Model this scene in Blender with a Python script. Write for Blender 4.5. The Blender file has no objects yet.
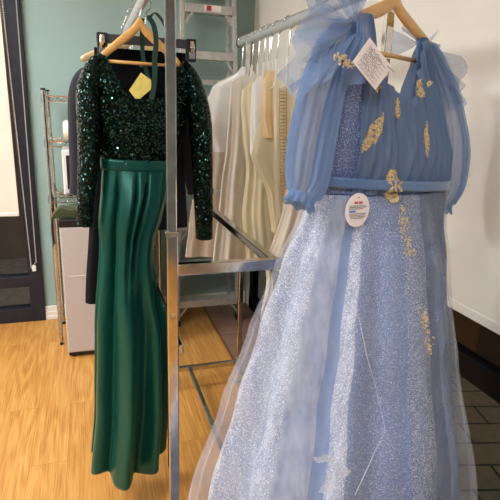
import bpy, bmesh, math, random
from mathutils import Vector, Matrix
from mathutils.bvhtree import BVHTree
random.seed(7)
PI = math.pi
C = bpy.context.scene.collection
rad = math.radians

# ------------------------------------------------------------------ mesh helpers
class MB:
    def __init__(self):
        self.v = []; self.f = []; self.mi = []; self.cur = 0
    def add(self, vs, fs):
        o = len(self.v)
        self.v += [tuple(p) for p in vs]
        for f in fs:
            self.f.append([o + i for i in f]); self.mi.append(self.cur)
        return self
    def box(self, x0, x1, y0, y1, z0, z1):
        vs = [(x, y, z) for z in (z0, z1) for y in (y0, y1) for x in (x0, x1)]
        return self.add(vs, [(0,2,3,1),(4,5,7,6),(0,1,5,4),(2,6,7,3),(0,4,6,2),(1,3,7,5)])
    def beam(self, a, b, w, h, up=(0,0,1)):
        a = Vector(a); b = Vector(b); d = (b - a).normalized(); up = Vector(up)
        if abs(d.dot(up)) > .98: up = Vector((0,1,0))
        s = d.cross(up).normalized(); u = s.cross(d).normalized()
        vs = []
        for p in (a, b):
            for i, j in ((-1,-1),(1,-1),(1,1),(-1,1)):
                vs.append(p + s*(i*w/2) + u*(j*h/2))
        return self.add(vs, [(3,2,1,0),(4,5,6,7),(0,1,5,4),(1,2,6,5),(2,3,7,6),(3,0,4,7)])
    def tube(self, path, r, n=10, caps=True, sx=1, sz=1):
        path = [Vector(p) for p in path]; m = len(path)
        rs = r if isinstance(r, (list, tuple)) else [r]*m
        t0 = (path[1]-path[0]).normalized()
        ref = Vector((0,0,1)) if abs(t0.z) < .9 else Vector((1,0,0))
        s = t0.cross(ref).normalized(); vs = []; 
        for i, p in enumerate(path):
            t = (path[min(i+1,m-1)] - path[max(i-1,0)]).normalized()
            s = (s - t*s.dot(t)).normalized(); u = s.cross(t)
            for k in range(n):
                a = 2*PI*k/n
                vs.append(p + s*(math.cos(a)*rs[i]*sx) + u*(math.sin(a)*rs[i]*sz))
        fs = [(i*n+k, i*n+(k+1)%n, (i+1)*n+(k+1)%n, (i+1)*n+k) for i in range(m-1) for k in range(n)]
        if caps: fs += [tuple(range(n))[::-1], tuple(range((m-1)*n, m*n))]
        return self.add(vs, fs)
    def grid(self, fn, nu, nv, closed=False):
        vs = [fn(i/nu if closed else i/(nu-1), j/(nv-1)) for j in range(nv) for i in range(nu)]
        fs = []
        for j in range(nv-1):
            for i in range(nu if closed else nu-1):
                k = (i+1) % nu
                fs.append((j*nu+i, j*nu+k, (j+1)*nu+k, (j+1)*nu+i))
        return self.add(vs, fs)
    def disc(self, c, nrm, r, n=6, rot=0):
        c = Vector(c); nrm = Vector(nrm).normalized()
        s = nrm.orthogonal().normalized(); u = nrm.cross(s)
        return self.add([c + s*(r*math.cos(rot+2*PI*k/n)) + u*(r*math.sin(rot+2*PI*k/n)) for k in range(n)], [tuple(range(n))])
    def blob(self, c, rx, ry, rz, n=8, m=6):
        c = Vector(c)
        return self.grid(lambda a, b: c + Vector((rx*math.cos(2*PI*a)*math.sin(PI*b), ry*math.sin(2*PI*a)*math.sin(PI*b), -rz*math.cos(PI*b))), n, m, True)
    def lathe(self, prof, c, n=24):
        c = Vector(c)
        vs = [c + Vector((r*math.cos(2*PI*k/n), r*math.sin(2*PI*k/n), z)) for r, z in prof for k in range(n)]
        m = len(prof)
        fs = [(i*n+k, i*n+(k+1)%n, (i+1)*n+(k+1)%n, (i+1)*n+k) for i in range(m-1) for k in range(n)]
        fs += [tuple(range(n))[::-1], tuple(range((m-1)*n, m*n))]
        return self.add(vs, fs)

def obj(name, mb, mat, parent=None, smooth=False, bevel=0, solid=0, sub=0, seg=2):
    me = bpy.data.meshes.new(name)
    me.from_pydata(mb.v, [], mb.f)
    mats = mat if isinstance(mat, (list, tuple)) else [mat]
    for m in mats: me.materials.append(m)
    me.polygons.foreach_set('material_index', [min(i, len(mats)-1) for i in mb.mi])
    me.update()
    if smooth: me.polygons.foreach_set('use_smooth', [True]*len(me.polygons))
    o = bpy.data.objects.new(name, me); C.objects.link(o)
    if parent: o.parent = parent
    if bevel:
        b = o.modifiers.new('bevel', 'BEVEL'); b.width = bevel; b.segments = seg; b.limit_method = 'ANGLE'
    if sub:
        b = o.modifiers.new('sub', 'SUBSURF'); b.levels = sub; b.render_levels = sub
    if solid:
        b = o.modifiers.new('solid', 'SOLIDIFY'); b.thickness = solid; b.offset = 0
    return o
def tag(o, label, cat, group=None):
    o['label'] = label; o['category'] = cat
    if group: o['group'] = group
    return o
def thing(name, label, cat, loc=(0,0,0), rotz=0, group=None):
    o = bpy.data.objects.new(name, None); C.objects.link(o); o.empty_display_size = .05
    o.location = loc; o.rotation_euler = (0,0,rotz)
    return tag(o, label, cat, group)
def struct(name, mb, mat, parent=None, **k):
    o = obj(name, mb, mat, parent, **k)
    if not parent: o['kind'] = 'structure'
    return o
def lin(c):
    return tuple(((x/255)/12.92 if x/255 <= .04045 else ((x/255+.055)/1.055)**2.4) for x in c) + (1,)
def interp(x, pts):
    pts = sorted(pts)
    if x <= pts[0][0]: return pts[0][1]
    for (a, fa), (b, fb) in zip(pts, pts[1:]):
        if x <= b:
            t = (x-a)/(b-a); t = t*t*(3-2*t)*.5 + t*.5
            return fa + (fb-fa)*t
    return pts[-1][1]

# ------------------------------------------------------------------ materials
class M:
    def __init__(self, name):
        self.m = bpy.data.materials.new(name); self.m.use_nodes = True
        self.t = self.m.node_tree; self.n = self.t.nodes
        self.b = self.n['Principled BSDF']; self.out = self.n['Material Output']
    def node(self, typ, **kw):
        nd = self.n.new(typ)
        for k, v in kw.items():
            if k.startswith('i_'): nd.inputs[k[2:].replace('_', ' ')].default_value = v
            else: setattr(nd, k, v)
        return nd
    def link(self, a, b): self.t.links.new(a, b)
    def coords(self, scale=(1,1,1), rot=(0,0,0)):
        tc = self.node('ShaderNodeTexCoord'); mp = self.node('ShaderNodeMapping')
        mp.inputs['Scale'].default_value = scale; mp.inputs['Rotation'].default_value = rot
        self.link(tc.outputs['Object'], mp.inputs['Vector']); return mp.outputs['Vector']
    def ramp(self, fac, stops):
        r = self.node('ShaderNodeValToRGB'); e = r.color_ramp.elements
        while len(e) < len(stops): e.new(.5)
        for el, (p, c) in zip(e, stops): el.position = p; el.color = c if len(c) == 4 else lin(c)
        self.link(fac, r.inputs['Fac']); return r.outputs['Color']
    def bump(self, height, strength=.3, dist=.01):
        b = self.node('ShaderNodeBump'); b.inputs['Strength'].default_value = strength; b.inputs['Distance'].default_value = dist
        self.link(height, b.inputs['Height']); self.link(b.outputs['Normal'], self.b.inputs['Normal'])

def plain(name, col, rough=.5, metal=0, noise=0, nscale=20, bump=0, sheen=0, spec=.5, trans=0, coat=0):
    k = M(name); b = k.b
    b.inputs['Base Color'].default_value = lin(col); b.inputs['Roughness'].default_value = rough
    b.inputs['Metallic'].default_value = metal; b.inputs['Sheen Weight'].default_value = sheen
    b.inputs['Specular IOR Level'].default_value = spec; b.inputs['Transmission Weight'].default_value = trans
    b.inputs['Coat Weight'].default_value = coat
    nz = k.node('ShaderNodeTexNoise'); nz.inputs['Scale'].default_value = nscale; nz.inputs['Detail'].default_value = 4
    k.link(k.coords(), nz.inputs['Vector'])
    if noise:
        lo = tuple(max(0, c*(1-noise)) for c in col); hi = tuple(min(255, c*(1+noise)) for c in col)
        k.link(k.ramp(nz.outputs['Fac'], [(.3, lo), (.7, hi)]), b.inputs['Base Color'])
    if bump: k.bump(nz.outputs['Fac'], bump, .004)
    return k.m

def cloth(name, col, rough=.8, noise=.05, weave=900, sheen=.2, trans=.0, crease=.0):
    k = M(name); b = k.b; b.inputs['Specular IOR Level'].default_value = .15
    b.inputs['Roughness'].default_value = rough; b.inputs['Sheen Weight'].default_value = sheen
    v = k.coords()
    n1 = k.node('ShaderNodeTexNoise'); n1.inputs['Scale'].default_value = 6; n1.inputs['Detail'].default_value = 5; k.link(v, n1.inputs['Vector'])
    lo = tuple(c*(1-noise) for c in col); hi = tuple(min(255, c*(1+noise)) for c in col)
    k.link(k.ramp(n1.outputs['Fac'], [(.3, lo), (.7, hi)]), b.inputs['Base Color'])
    n2 = k.node('ShaderNodeTexNoise'); n2.inputs['Scale'].default_value = weave if not crease else 14; n2.inputs['Detail'].default_value = 3
    k.link(v, n2.inputs['Vector']); k.bump(n2.outputs['Fac'], .15 if not crease else crease, .003 if not crease else .012)
    if trans:
        tr = k.node('ShaderNodeBsdfTranslucent'); tr.inputs['Color'].default_value = lin(col)
        mx = k.node('ShaderNodeMixShader'); mx.inputs[0].default_value = trans
        k.link(b.outputs[0], mx.inputs[1]); k.link(tr.outputs[0], mx.inputs[2]); k.link(mx.outputs[0], k.out.inputs['Surface'])
    return k.m

def tulle(name, col, alpha, glitter=0, gcol=(235,238,245), vary=.25, gscale=320, streak=False):
    """net fabric: part see-through, part diffuse and translucent; optional silver glitter worked into it"""
    k = M(name); k.n.remove(k.b); v = k.coords()
    d = k.node('ShaderNodeBsdfDiffuse'); t = k.node('ShaderNodeBsdfTranslucent'); tp = k.node('ShaderNodeBsdfTransparent')
    m1 = k.node('ShaderNodeMixShader'); m1.inputs[0].default_value = .4
    m2 = k.node('ShaderNodeMixShader')
    n1 = k.node('ShaderNodeTexNoise'); n1.inputs['Scale'].default_value = 5; k.link(k.coords((9,9,.35)) if streak else v, n1.inputs['Vector'])
    if streak: n1.inputs['Detail'].default_value = 4
    mr = k.node('ShaderNodeMapRange'); mr.inputs['From Min'].default_value = .3; mr.inputs['From Max'].default_value = .7
    mr.inputs['To Min'].default_value = alpha*(1-vary); mr.inputs['To Max'].default_value = min(1, alpha*(1+vary)); k.link(n1.outputs['Fac'], mr.inputs['Value'])
    fac = mr.outputs['Result']
    if glitter:
        vo = k.node('ShaderNodeTexNoise'); vo.inputs['Scale'].default_value = gscale; vo.inputs['Detail'].default_value = 2; vo.inputs['Roughness'].default_value = .7
        k.link(v, vo.inputs['Vector'])
        g = k.node('ShaderNodeMapRange'); g.inputs['From Min'].default_value = .5; g.inputs['From Max'].default_value = .6
        k.link(vo.outputs['Fac'], g.inputs['Value'])
        mc = k.node('ShaderNodeMix', data_type='RGBA'); mc.inputs[6].default_value = lin(col); mc.inputs[7].default_value = lin(gcol)
        k.link(g.outputs['Result'], mc.inputs[0])
        k.link(mc.outputs[2], d.inputs['Color']); k.link(mc.outputs[2], t.inputs['Color'])
        ad = k.node('ShaderNodeMath', operation='MULTIPLY_ADD', use_clamp=True); ad.inputs[1].default_value = glitter
        k.link(g.outputs['Result'], ad.inputs[0]); k.link(fac, ad.inputs[2]); fac = ad.outputs[0]
    else:
        d.inputs['Color'].default_value = lin(col); t.inputs['Color'].default_value = lin(col)
    k.link(d.outputs[0], m1.inputs[1]); k.link(t.outputs[0], m1.inputs[2])
    k.link(fac, m2.inputs[0]); k.link(tp.outputs[0], m2.inputs[1]); k.link(m1.outputs[0], m2.inputs[2])
    k.link(m2.outputs[0], k.out.inputs['Surface'])
    return k.m

def glitter_cloth(name, col, gcol, amount=.5, scale=330):
    k = M(name); v = k.coords()
    vo = k.node('ShaderNodeTexNoise'); vo.inputs['Scale'].default_value = scale; vo.inputs['Detail'].default_value = 2; vo.inputs['Roughness'].default_value = .7
    k.link(v, vo.inputs['Vector'])
    c = k.ramp(vo.outputs['Fac'], [(.35, col), (.62 - .1*amount, tuple((a*2+g)/3 for a, g in zip(col, gcol))), (.72 - .1*amount, gcol)])
    k.link(c, k.b.inputs['Base Color']); k.b.inputs['Roughness'].default_value = .55; k.b.inputs['Sheen Weight'].default_value = .15
    k.bump(vo.outputs['Fac'], .5, .003)
    return k.m

def sequin_mat():
    k = M('emerald_sequins'); v = k.coords()
    vo = k.node('ShaderNodeTexVoronoi'); vo.inputs['Scale'].default_value = 210; k.link(v, vo.inputs['Vector'])
    sub = k.node('ShaderNodeVectorMath', operation='SUBTRACT'); sub.inputs[1].default_value = (.5,.5,.5); k.link(vo.outputs['Color'], sub.inputs[0])
    sc = k.node('ShaderNodeVectorMath', operation='SCALE'); sc.inputs['Scale'].default_value = 1.5; k.link(sub.outputs[0], sc.inputs[0])
    ge = k.node('ShaderNodeNewGeometry')
    ad = k.node('ShaderNodeVectorMath', operation='ADD'); k.link(ge.outputs['Normal'], ad.inputs[0]); k.link(sc.outputs[0], ad.inputs[1])
    nm = k.node('ShaderNodeVectorMath', operation='NORMALIZE'); k.link(ad.outputs[0], nm.inputs[0]); k.link(nm.outputs[0], k.b.inputs['Normal'])
    k.link(k.ramp(vo.outputs['Color'], [(.2, (1,14,11)), (.6, (3,34,27)), (.9, (16,62,50))]), k.b.inputs['Base Color'])
    k.b.inputs['Metallic'].default_value = .75; k.b.inputs['Roughness'].default_value = .22
    return k.m
def sequin_disc():
    k = M('sequin_disc'); k.b.inputs['Base Color'].default_value = lin((8,50,40)); k.b.inputs['Metallic'].default_value = .8
    k.b.inputs['Roughness'].default_value = .12; k.b.inputs['Coat Weight'].default_value = .45; k.b.inputs['Coat Roughness'].default_value = .05
    return k.m

def wood_floor():
    k = M('vinyl_oak_planks'); tc = k.node('ShaderNodeTexCoord')
    sep = k.node('ShaderNodeSeparateXYZ'); k.link(tc.outputs['Object'], sep.inputs[0])
    cmb = k.node('ShaderNodeCombineXYZ'); k.link(sep.outputs['Y'], cmb.inputs['X']); k.link(sep.outputs['X'], cmb.inputs['Y'])
    br = k.node('ShaderNodeTexBrick'); br.offset = .37; br.inputs['Scale'].default_value = 1
    br.inputs['Brick Width'].default_value = 1.2; br.inputs['Row Height'].default_value = .152
    br.inputs['Mortar Size'].default_value = .0008; br.inputs['Mortar Smooth'].default_value = .3
    br.inputs['Color1'].default_value = (.25,.25,.25,1); br.inputs['Color2'].default_value = (.75,.75,.75,1); br.inputs['Mortar'].default_value = (.5,.5,.5,1)
    k.link(cmb.outputs[0], br.inputs['Vector'])
    # per-plank offset of the grain
    off = k.node('ShaderNodeVectorMath', operation='SCALE'); off.inputs['Scale'].default_value = 7; k.link(br.outputs['Color'], off.inputs[0])
    ad = k.node('ShaderNodeVectorMath', operation='ADD'); k.link(cmb.outputs[0], ad.inputs[0]); k.link(off.outputs[0], ad.inputs[1])
    mp = k.node('ShaderNodeMapping'); mp.inputs['Scale'].default_value = (.7, 6, 1); k.link(ad.outputs[0], mp.inputs['Vector'])
    nz = k.node('ShaderNodeTexNoise'); nz.inputs['Scale'].default_value = 1.6; nz.inputs['Detail'].default_value = 2; nz.inputs['Roughness'].default_value = .45; k.link(mp.outputs[0], nz.inputs['Vector'])
    mul = k.node('ShaderNodeMath', operation='MULTIPLY'); mul.inputs[1].default_value = 46; k.link(nz.outputs['Fac'], mul.inputs[0])
    sn = k.node('ShaderNodeMath', operation='SINE'); k.link(mul.outputs[0], sn.inputs[0])
    mp2 = k.node('ShaderNodeMapping'); mp2.inputs['Scale'].default_value = (3, 90, 1); k.link(ad.outputs[0], mp2.inputs['Vector'])
    n2 = k.node('ShaderNodeTexNoise'); n2.inputs['Scale'].default_value = 2; n2.inputs['Detail'].default_value = 4; k.link(mp2.outputs[0], n2.inputs['Vector'])
    mx = k.node('ShaderNodeMath', operation='MULTIPLY_ADD'); mx.inputs[1].default_value = .10; k.link(sn.outputs[0], mx.inputs[0]); k.link(n2.outputs['Fac'], mx.inputs[2])
    c = k.ramp(mx.outputs[0], [(.25, (178,120,54)), (.5, (200,142,70)), (.75, (214,160,88))])
    mm = k.node('ShaderNodeMix', data_type='RGBA', blend_type='MULTIPLY'); mm.inputs[7].default_value = lin((205,170,125))
    k.link(br.outputs['Fac'], mm.inputs[0]); k.link(c, mm.inputs[6])
    tone = k.node('ShaderNodeMix', data_type='RGBA', blend_type='SOFT_LIGHT'); tone.inputs[0].default_value = .10
    k.link(mm.outputs[2], tone.inputs[6]); k.link(br.outputs['Color'], tone.inputs[7])
    k.link(tone.outputs[2], k.b.inputs['Base Color']); k.b.inputs['Roughness'].default_value = .34
    k.b.inputs['Specular IOR Level'].default_value = .4
    k.bump(n2.outputs['Fac'], .06, .002)
    return k.m

def tiles(name, cols, grout, w, h, rot, rough=.5, mortar=.006):
    k = M(name); v = k.coords(rot=(0,0,rot))
    br = k.node('ShaderNodeTexBrick'); br.offset = .5; br.inputs['Scale'].default_value = 1
    br.inputs['Brick Width'].default_value = w; br.inputs['Row Height'].default_value = h; br.inputs['Mortar Size'].default_value = mortar
    br.inputs['Mortar Smooth'].default_value = .2
    br.inputs['Color1'].default_value = lin(cols[0]); br.inputs['Color2'].default_value = lin(cols[1]); br.inputs['Mortar'].default_value = lin(grout)
    k.link(v, br.inputs['Vector'])
    nz = k.node('ShaderNodeTexNoise'); nz.inputs['Scale'].default_value = 25; nz.inputs['Detail'].default_value = 5; k.link(v, nz.inputs['Vector'])
    mm = k.node('ShaderNodeMix', data_type='RGBA', blend_type='OVERLAY'); mm.inputs[0].default_value = .35
    k.link(br.outputs['Color'], mm.inputs[6]); k.link(nz.outputs['Fac'], mm.inputs[7])
    k.link(mm.outputs[2], k.b.inputs['Base Color']); k.b.inputs['Roughness'].default_value = rough
    return k.m

def hanger_wood(name, a, b):
    k = M(name); v = k.coords((2, 60, 60))
    nz = k.node('ShaderNodeTexNoise'); nz.inputs['Scale'].default_value = 2; nz.inputs['Detail'].default_value = 4; k.link(v, nz.inputs['Vector'])
    k.link(k.ramp(nz.outputs['Fac'], [(.3, a), (.7, b)]), k.b.inputs['Base Color']); k.b.inputs['Roughness'].default_value = .35
    return k.m
def glass(name):
    k = M(name); b = k.b; b.inputs['Base Color'].default_value = (.95,.97,.96,1); b.inputs['Roughness'].default_value = 0.01
    b.inputs['Transmission Weight'].default_value = 1; b.inputs['IOR'].default_value = 1.12
    return k.m
def emit(name, col, s):
    k = M(name); b = k.b; b.inputs['Emission Color'].default_value = lin(col); b.inputs['Emission Strength'].default_value = s
    b.inputs['Base Color'].default_value = lin(col); return k.m

chrome = plain('chrome_tube', (205,203,198), .12, 1, noise=.06, nscale=30)
rail_chrome = plain('satin_chrome_rail', (200,202,204), .42, .85, noise=.06, nscale=60)
chrome_worn = plain('brushed_chrome', (190,188,182), .26, 1, noise=.12, nscale=60)
alu = plain('ladder_aluminium', (186,186,180), .42, .55, noise=.06, nscale=40)
dark_plastic = plain('dark_grey_plastic', (62,62,68), .4)
black_plastic = plain('black_plastic', (18,18,20), .4)
black_paint = plain('black_window_frame', (14,14,16), .5, noise=.2, spec=.12)
slate_paint = plain('charcoal_window_frame', (36,36,44), .45, noise=.1, spec=.3)
teal = plain('teal_wall_paint', (150,174,167), .75, noise=.02, nscale=3, bump=.05)
cream_paint = plain('cream_wall_paint', (222,212,190), .8, noise=.02, nscale=3)
white_paint = plain('white_trim_paint', (226,220,206), .5)
blind_cream = cloth('cream_blind_fabric', (232,222,204), .85, .015, 700)
white_plastic = plain('white_plastic', (226,224,218), .4)
fridge_mat = plain('fridge_enamel', (192,181,174), .38, noise=.015, nscale=120)
oak = wood_floor()
tile_in = tiles('brown_floor_tiles', ((150,116,94),(140,107,86)), (104,80,64), .3, .3, 0, .45)
paver = tiles('street_pavers', ((132,114,84),(120,104,78)), (34,30,25), .31, .152, rad(14), .6, .007)
hang_wood = hanger_wood('beech_hanger', (214,160,88), (232,184,116))
hang_wood2 = hanger_wood('birch_hanger', (196,150,92), (214,172,112))
pale_wood = hanger_wood('pale_hanger_wood', (206,180,130), (224,200,154))
glass_m = glass('window_glass')
black_cloth = cloth('black_suiting', (13,13,16), .9, .1, 900, .04)
char_cloth = cloth('charcoal_suiting', (38,38,45), .9, .08, 900, .08)
sequins = sequin_mat(); seq_disc = sequin_disc()

# ------------------------------------------------------------------ camera
pitch, roll, yaw = rad(15.6), rad(2.0), rad(18.0)
F = Vector((math.sin(yaw)*math.cos(pitch), math.cos(yaw)*math.cos(pitch), -math.sin(pitch)))
R0 = Vector((math.cos(yaw), -math.sin(yaw), 0)); U0 = R0.cross(F)
Rv = R0*math.cos(roll) + U0*math.sin(roll); Uv = -R0*math.sin(roll) + U0*math.cos(roll)
cam = bpy.data.cameras.new('camera'); cam.sensor_width = 36; cam.lens = 36; cam.clip_start = .02
co = bpy.data.objects.new('camera', cam); C.objects.link(co)
mw = Matrix((Rv, Uv, -F)).transposed().to_4x4(); mw.translation = (0, 0, 1.47); co.matrix_world = mw
bpy.context.scene.camera = co

# ------------------------------------------------------------------ room
XL, XR, YB, YF, H = -2.7, 1.15, 3.55, -2.4, 2.75
struct('floor', MB().box(XL-.1, .78, YF-.1, YB+.1, -.1, 0), oak)
struct('floor_tiles', MB().box(.78, XR+.05, YF-.1, YB+.1, -.1, 0), tile_in)
struct('ceiling', MB().box(XL-.1, XR+.1, YF-.1, YB+.1, H, H+.1), white_paint)
grey_paint = plain('grey_wall_paint', (168,172,170), .8, noise=.02, nscale=3)
struct('wall_left', MB().box(XL-.1, XL, YF-.1, YB+.1, 0, H), grey_paint)
struct('wall_front', MB().box(XL, XR, YF-.1, YF, 0, H), plain('slate_wall_paint', (108,112,112), .8))
wb = MB(); wb.box(-.35, XR+.1, YB, YB+.1, 0, H); wb.box(XL, -.35, YB, YB+.1, 2.45, H); wb.box(XL, -1.95, YB, YB+.1, 0, 2.45)
struct('wall_back', wb, teal)
wr = MB(); wr.box(XR-.02, XR+.08, YF, YB, 2.5, H); wr.box(XR-.02, XR+.08, YF, -1.2, 0, 2.5); wr.box(XR-.02, XR+.08, 3.45, YB, 0, 2.5)
struct('wall_right', wr, cream_paint)
bb = MB(); bb.box(-.35, XR-.03, YB-.016, YB, 0, .098); bb.box(-.35, XR-.03, YB-.022, YB, 0, .06); bb.box(-.35, XR-.03, YB-.026, YB, .0, .03)
struct('baseboard_back', bb, white_paint, bevel=.004)
tr = MB(); tr.box(.772, .79, YF, YB-.03, 0, .004)
struct('trim_1', tr, plain('floor_joint_strip', (120,84,52), .5))

# left window (in the back wall) -------------------------------------------------
w1 = bpy.data.objects.new('window_1', None); C.objects.link(w1); w1['kind'] = 'structure'
fr = MB(); fr.box(-.435, -.345, YB-.03, YB+.06, 0, 2.45); fr.box(-1.95, -1.86, YB-.03, YB+.06, 0, 2.45)
fr.box(-1.86, -.435, YB-.03, YB+.06, 0, .1); fr.box(-1.86, -.435, YB-.03, YB+.06, .255, .33); fr.box(-1.86, -.435, YB-.03, YB+.06, 2.36, 2.45)
struct('window_frame', fr, slate_paint, w1, bevel=.003)
struct('pane', MB().box(-1.86, -.435, YB+.02, YB+.026, .1, .255), glass_m, w1)
struct('pane', MB().box(-1.86, -.435, YB+.02, YB+.026, .33, 2.36), glass_m, w1)

# right window -------------------------------------------------------------------
w2 = bpy.data.objects.new('window_2', None); C.objects.link(w2); w2['kind'] = 'structure'
fr = MB(); fr.box(1.125, 1.17, -1.2, 3.45, 0, .11); fr.box(1.125, 1.17, -1.2, 3.45, .655, .735); fr.box(1.125, 1.17, -1.2, 3.45, 2.42, 2.5)
for y in (-1.2, .35, 1.95, 3.36): fr.box(1.125, 1.17, y, y+.09, .0, 2.5)
struct('window_frame', fr, black_paint, w2, bevel=.003)
for y0, y1 in ((-1.11,.35),(.44,1.95),(2.04,3.36)):
    struct('pane', MB().box(1.148, 1.154, y0, y1, .11, .655), glass_m, w2)
    struct('pane', MB().box(1.148, 1.154, y0, y1, .735, 2.42), glass_m, w2)

# outside the windows --------------------------------------------------------------
struct('ground', MB().box(XR+.05, 6, -4, 8, -.12, -.02), paver)
struct('ground', MB().box(-6, XR+.05, YB+.1, 8, -.12, -.02), plain('street_concrete', (125,112,98), .8, noise=.1))
struct('wall_street', MB().box(2.1, 2.3, -4, 8, -.1, 3.2), plain('street_wall', (13,13,16), .5, noise=.15, nscale=4))
struct('wall_yard', MB().box(-6, XR, 5.2, 5.4, -.1, 3.2), plain('yard_wall', (132,114,98), .8, noise=.08, nscale=4))
dr = MB(); dr.box(2.08, 2.1, 2.12, 2.42, .1, 1.2)
struct('reflection_panel', dr, plain('brown_reflection', (92,60,40), .5, noise=.1), bevel=.004)  # brown panel stands in for the warm reflection in the upper glass

# ------------------------------------------------------------------ blinds
def chain_beads(p0, p1, p2, r=.0042, step=.0125):
    mb = MB()
    for a, b in ((p0, p1), (p1, p2)):
        a = Vector(a); b = Vector(b); n = int((b-a).length/step)
        for i in range(n): mb.blob(a + (b-a)*i/n, r, r, r, 6, 5)
    return mb
t = thing('roller_blind', 'cream roller blind half covering the charcoal-framed window beside the teal wall', 'blind', (-1.15, YB-.04, 0))
obj('blind_fabric', MB().box(-.73, .695, -.0015, .0015, .765, 2.4), blind_cream, t)
obj('hem_bar', MB().box(-.73, .695, -.006, .006, .753, .777), white_plastic, t, bevel=.003)
obj('roller_tube', MB().tube([(-.74,-.02,2.41),(.70,-.02,2.41)], .028, 16), white_plastic, t, smooth=False)
ch = chain_beads((.705,-.015,2.4), (.742,-.015,.40), (.775,-.015,.44)); 
b2 = chain_beads((.775,-.015,.44), (.79,-.015,2.4), (.79,-.015,2.4)); ch.add(b2.v, b2.f)
obj('pull_chain', ch, plain('bead_chain_white', (215,208,196), .4), t, smooth=True)
obj('chain_clip', MB().box(.747, .772, -.022, -.008, .375, .415), white_plastic, t, bevel=.003)
t = thing('roller_blind', 'large cream roller blind with white hem bar, on the right behind the blue gown', 'blind', (1.112, 1.1, 0))
obj('blind_fabric', MB().box(-.0015, .0015, -2.25, 2.33, .885, 2.56), cloth('grey_cream_blind_fabric', (224,220,210), .85, .012, 700), t)
obj('hem_bar', MB().box(-.007, .007, -2.25, 2.33, .868, .899), white_plastic, t, bevel=.003)
obj('roller_tube', MB().tube([(-.012,-2.26,2.58),(-.012,2.34,2.58)], .026, 16), white_plastic, t)

# ------------------------------------------------------------------ ceiling lights (the shop's own)
lamp = emit('lamp_diffuser', (245,249,255), 35)
for i, (x, y, lab) in enumerate(((-1.7, .5, 'white ceiling light panel nearest the shop front, left of the racks'), (-1.5, 2.3, 'white ceiling light panel above the wooden floor, left of the racks'), (-1.0, -1.3, 'white ceiling light panel behind the viewer'))):
    t = thing('ceiling_light', lab, 'light', (x, y, H))
    obj('lamp_frame', MB().box(-.62, .62, -.32, .32, -.03, 0), white_paint, t)
    obj('diffuser', MB().box(-.59, .59, -.29, .29, -.034, -.0301), lamp, t)

# ------------------------------------------------------------------ chrome rack
rk = thing('clothing_rack', 'chrome double-rail garment rack standing between the green and the blue gown', 'rack', (.46, 1.8, 0))
def W(x, y, z): return (x-.46, y-1.8, z)          # rack-local point
XA, XB, Y0, Y1 = .185, .735, 1.2, 2.4
for x in (XA, XB):
    for y in (Y0, Y1):
        s = .0142 if x == XA and y == Y0 else .0125
        up = obj('upright', MB().box(x-.46-s, x-.46+s, y-1.8-s, y-1.8+s, .008, 1.175), chrome, rk, bevel=.003)
        obj('telescopic_post', MB().box(x-.46-s*.84, x-.46+s*.84, y-1.8-s*.84, y-1.8+s*.84, 1.175, 1.775), chrome, up, bevel=.003)
        b = MB(); b.box(x-.46-s-.002, x-.46+s+.002, y-1.8-s-.002, y-1.8+s+.002, 1.165, 1.178); obj('collar', b, chrome_worn, up, bevel=.001)
        b = MB(); b.tube([W(x, y-s-.004, .955), W(x, y-s+.001, .955)], .006, 12); b.tube([W(x, y-s-.006, .955), W(x, y-s, .955)], .003, 8)
        obj('bolt', b, chrome_worn, up)
        obj('foot', MB().lathe([(.0, 0), (.02, 0), (.021, .006), (.014, .012), (.014, .02), (0, .02)], W(x, y, 0), 20), chrome_worn, up, smooth=True)
for x in (XA, XB):
    rl = obj('hanging_rail', MB().tube([W(x, 1.09, 1.79), W(x, 2.55, 1.79)],   .0165, 20, sx=.75, sz=1.25), rail_chrome, rk, smooth=False)
    for y in (1.088, 2.552):
        obj('end_cap', MB().tube([W(x, y-.008, 1.79), W(x, y+.008, 1.79)], .018, 20, sx=.78, sz=1.25), dark_plastic, rl)
for y in (Y0, Y1):
    cb = obj('crossbar', MB().box(XA-.46+.013, XB-.46-.013, y-1.8-.012, y-1.8+.012, 1.062, 1.092), chrome, rk, bevel=.003)
    b = MB(); b.tube([W(.492, y-.017, 1.077), W(.492, y-.011, 1.077)], .0075, 14); b.tube([W(.492, y-.019, 1.077), W(.492, y-.012, 1.077)], .004, 8)
    obj('bolt', b, chrome_worn, cb)
    obj('base_crossbar', MB().box(XA-.46+.013, XB-.46-.013, y-1.8-.011, y-1.8+.011, .108, .135), chrome, rk, bevel=.003)
obj('middle_bar', MB().box(-.013, .013, Y0-1.8+.012, Y1-1.8-.012, 1.066, 1.09), chrome, rk, bevel=.003)
obj('base_center_bar', MB().box(-.011, .011, Y0-1.8+.011, Y1-1.8-.011, .11, .13), chrome, rk, bevel=.003)
for x in (XA, XB):
    obj('side_bar', MB().box(x-.46+(.0145 if x == XA else -.0275), x-.46+(.0275 if x == XA else -.0145), Y0-1.8-.01, Y1-1.8+.01, .845, .87), chrome, rk, bevel=.003)

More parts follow.
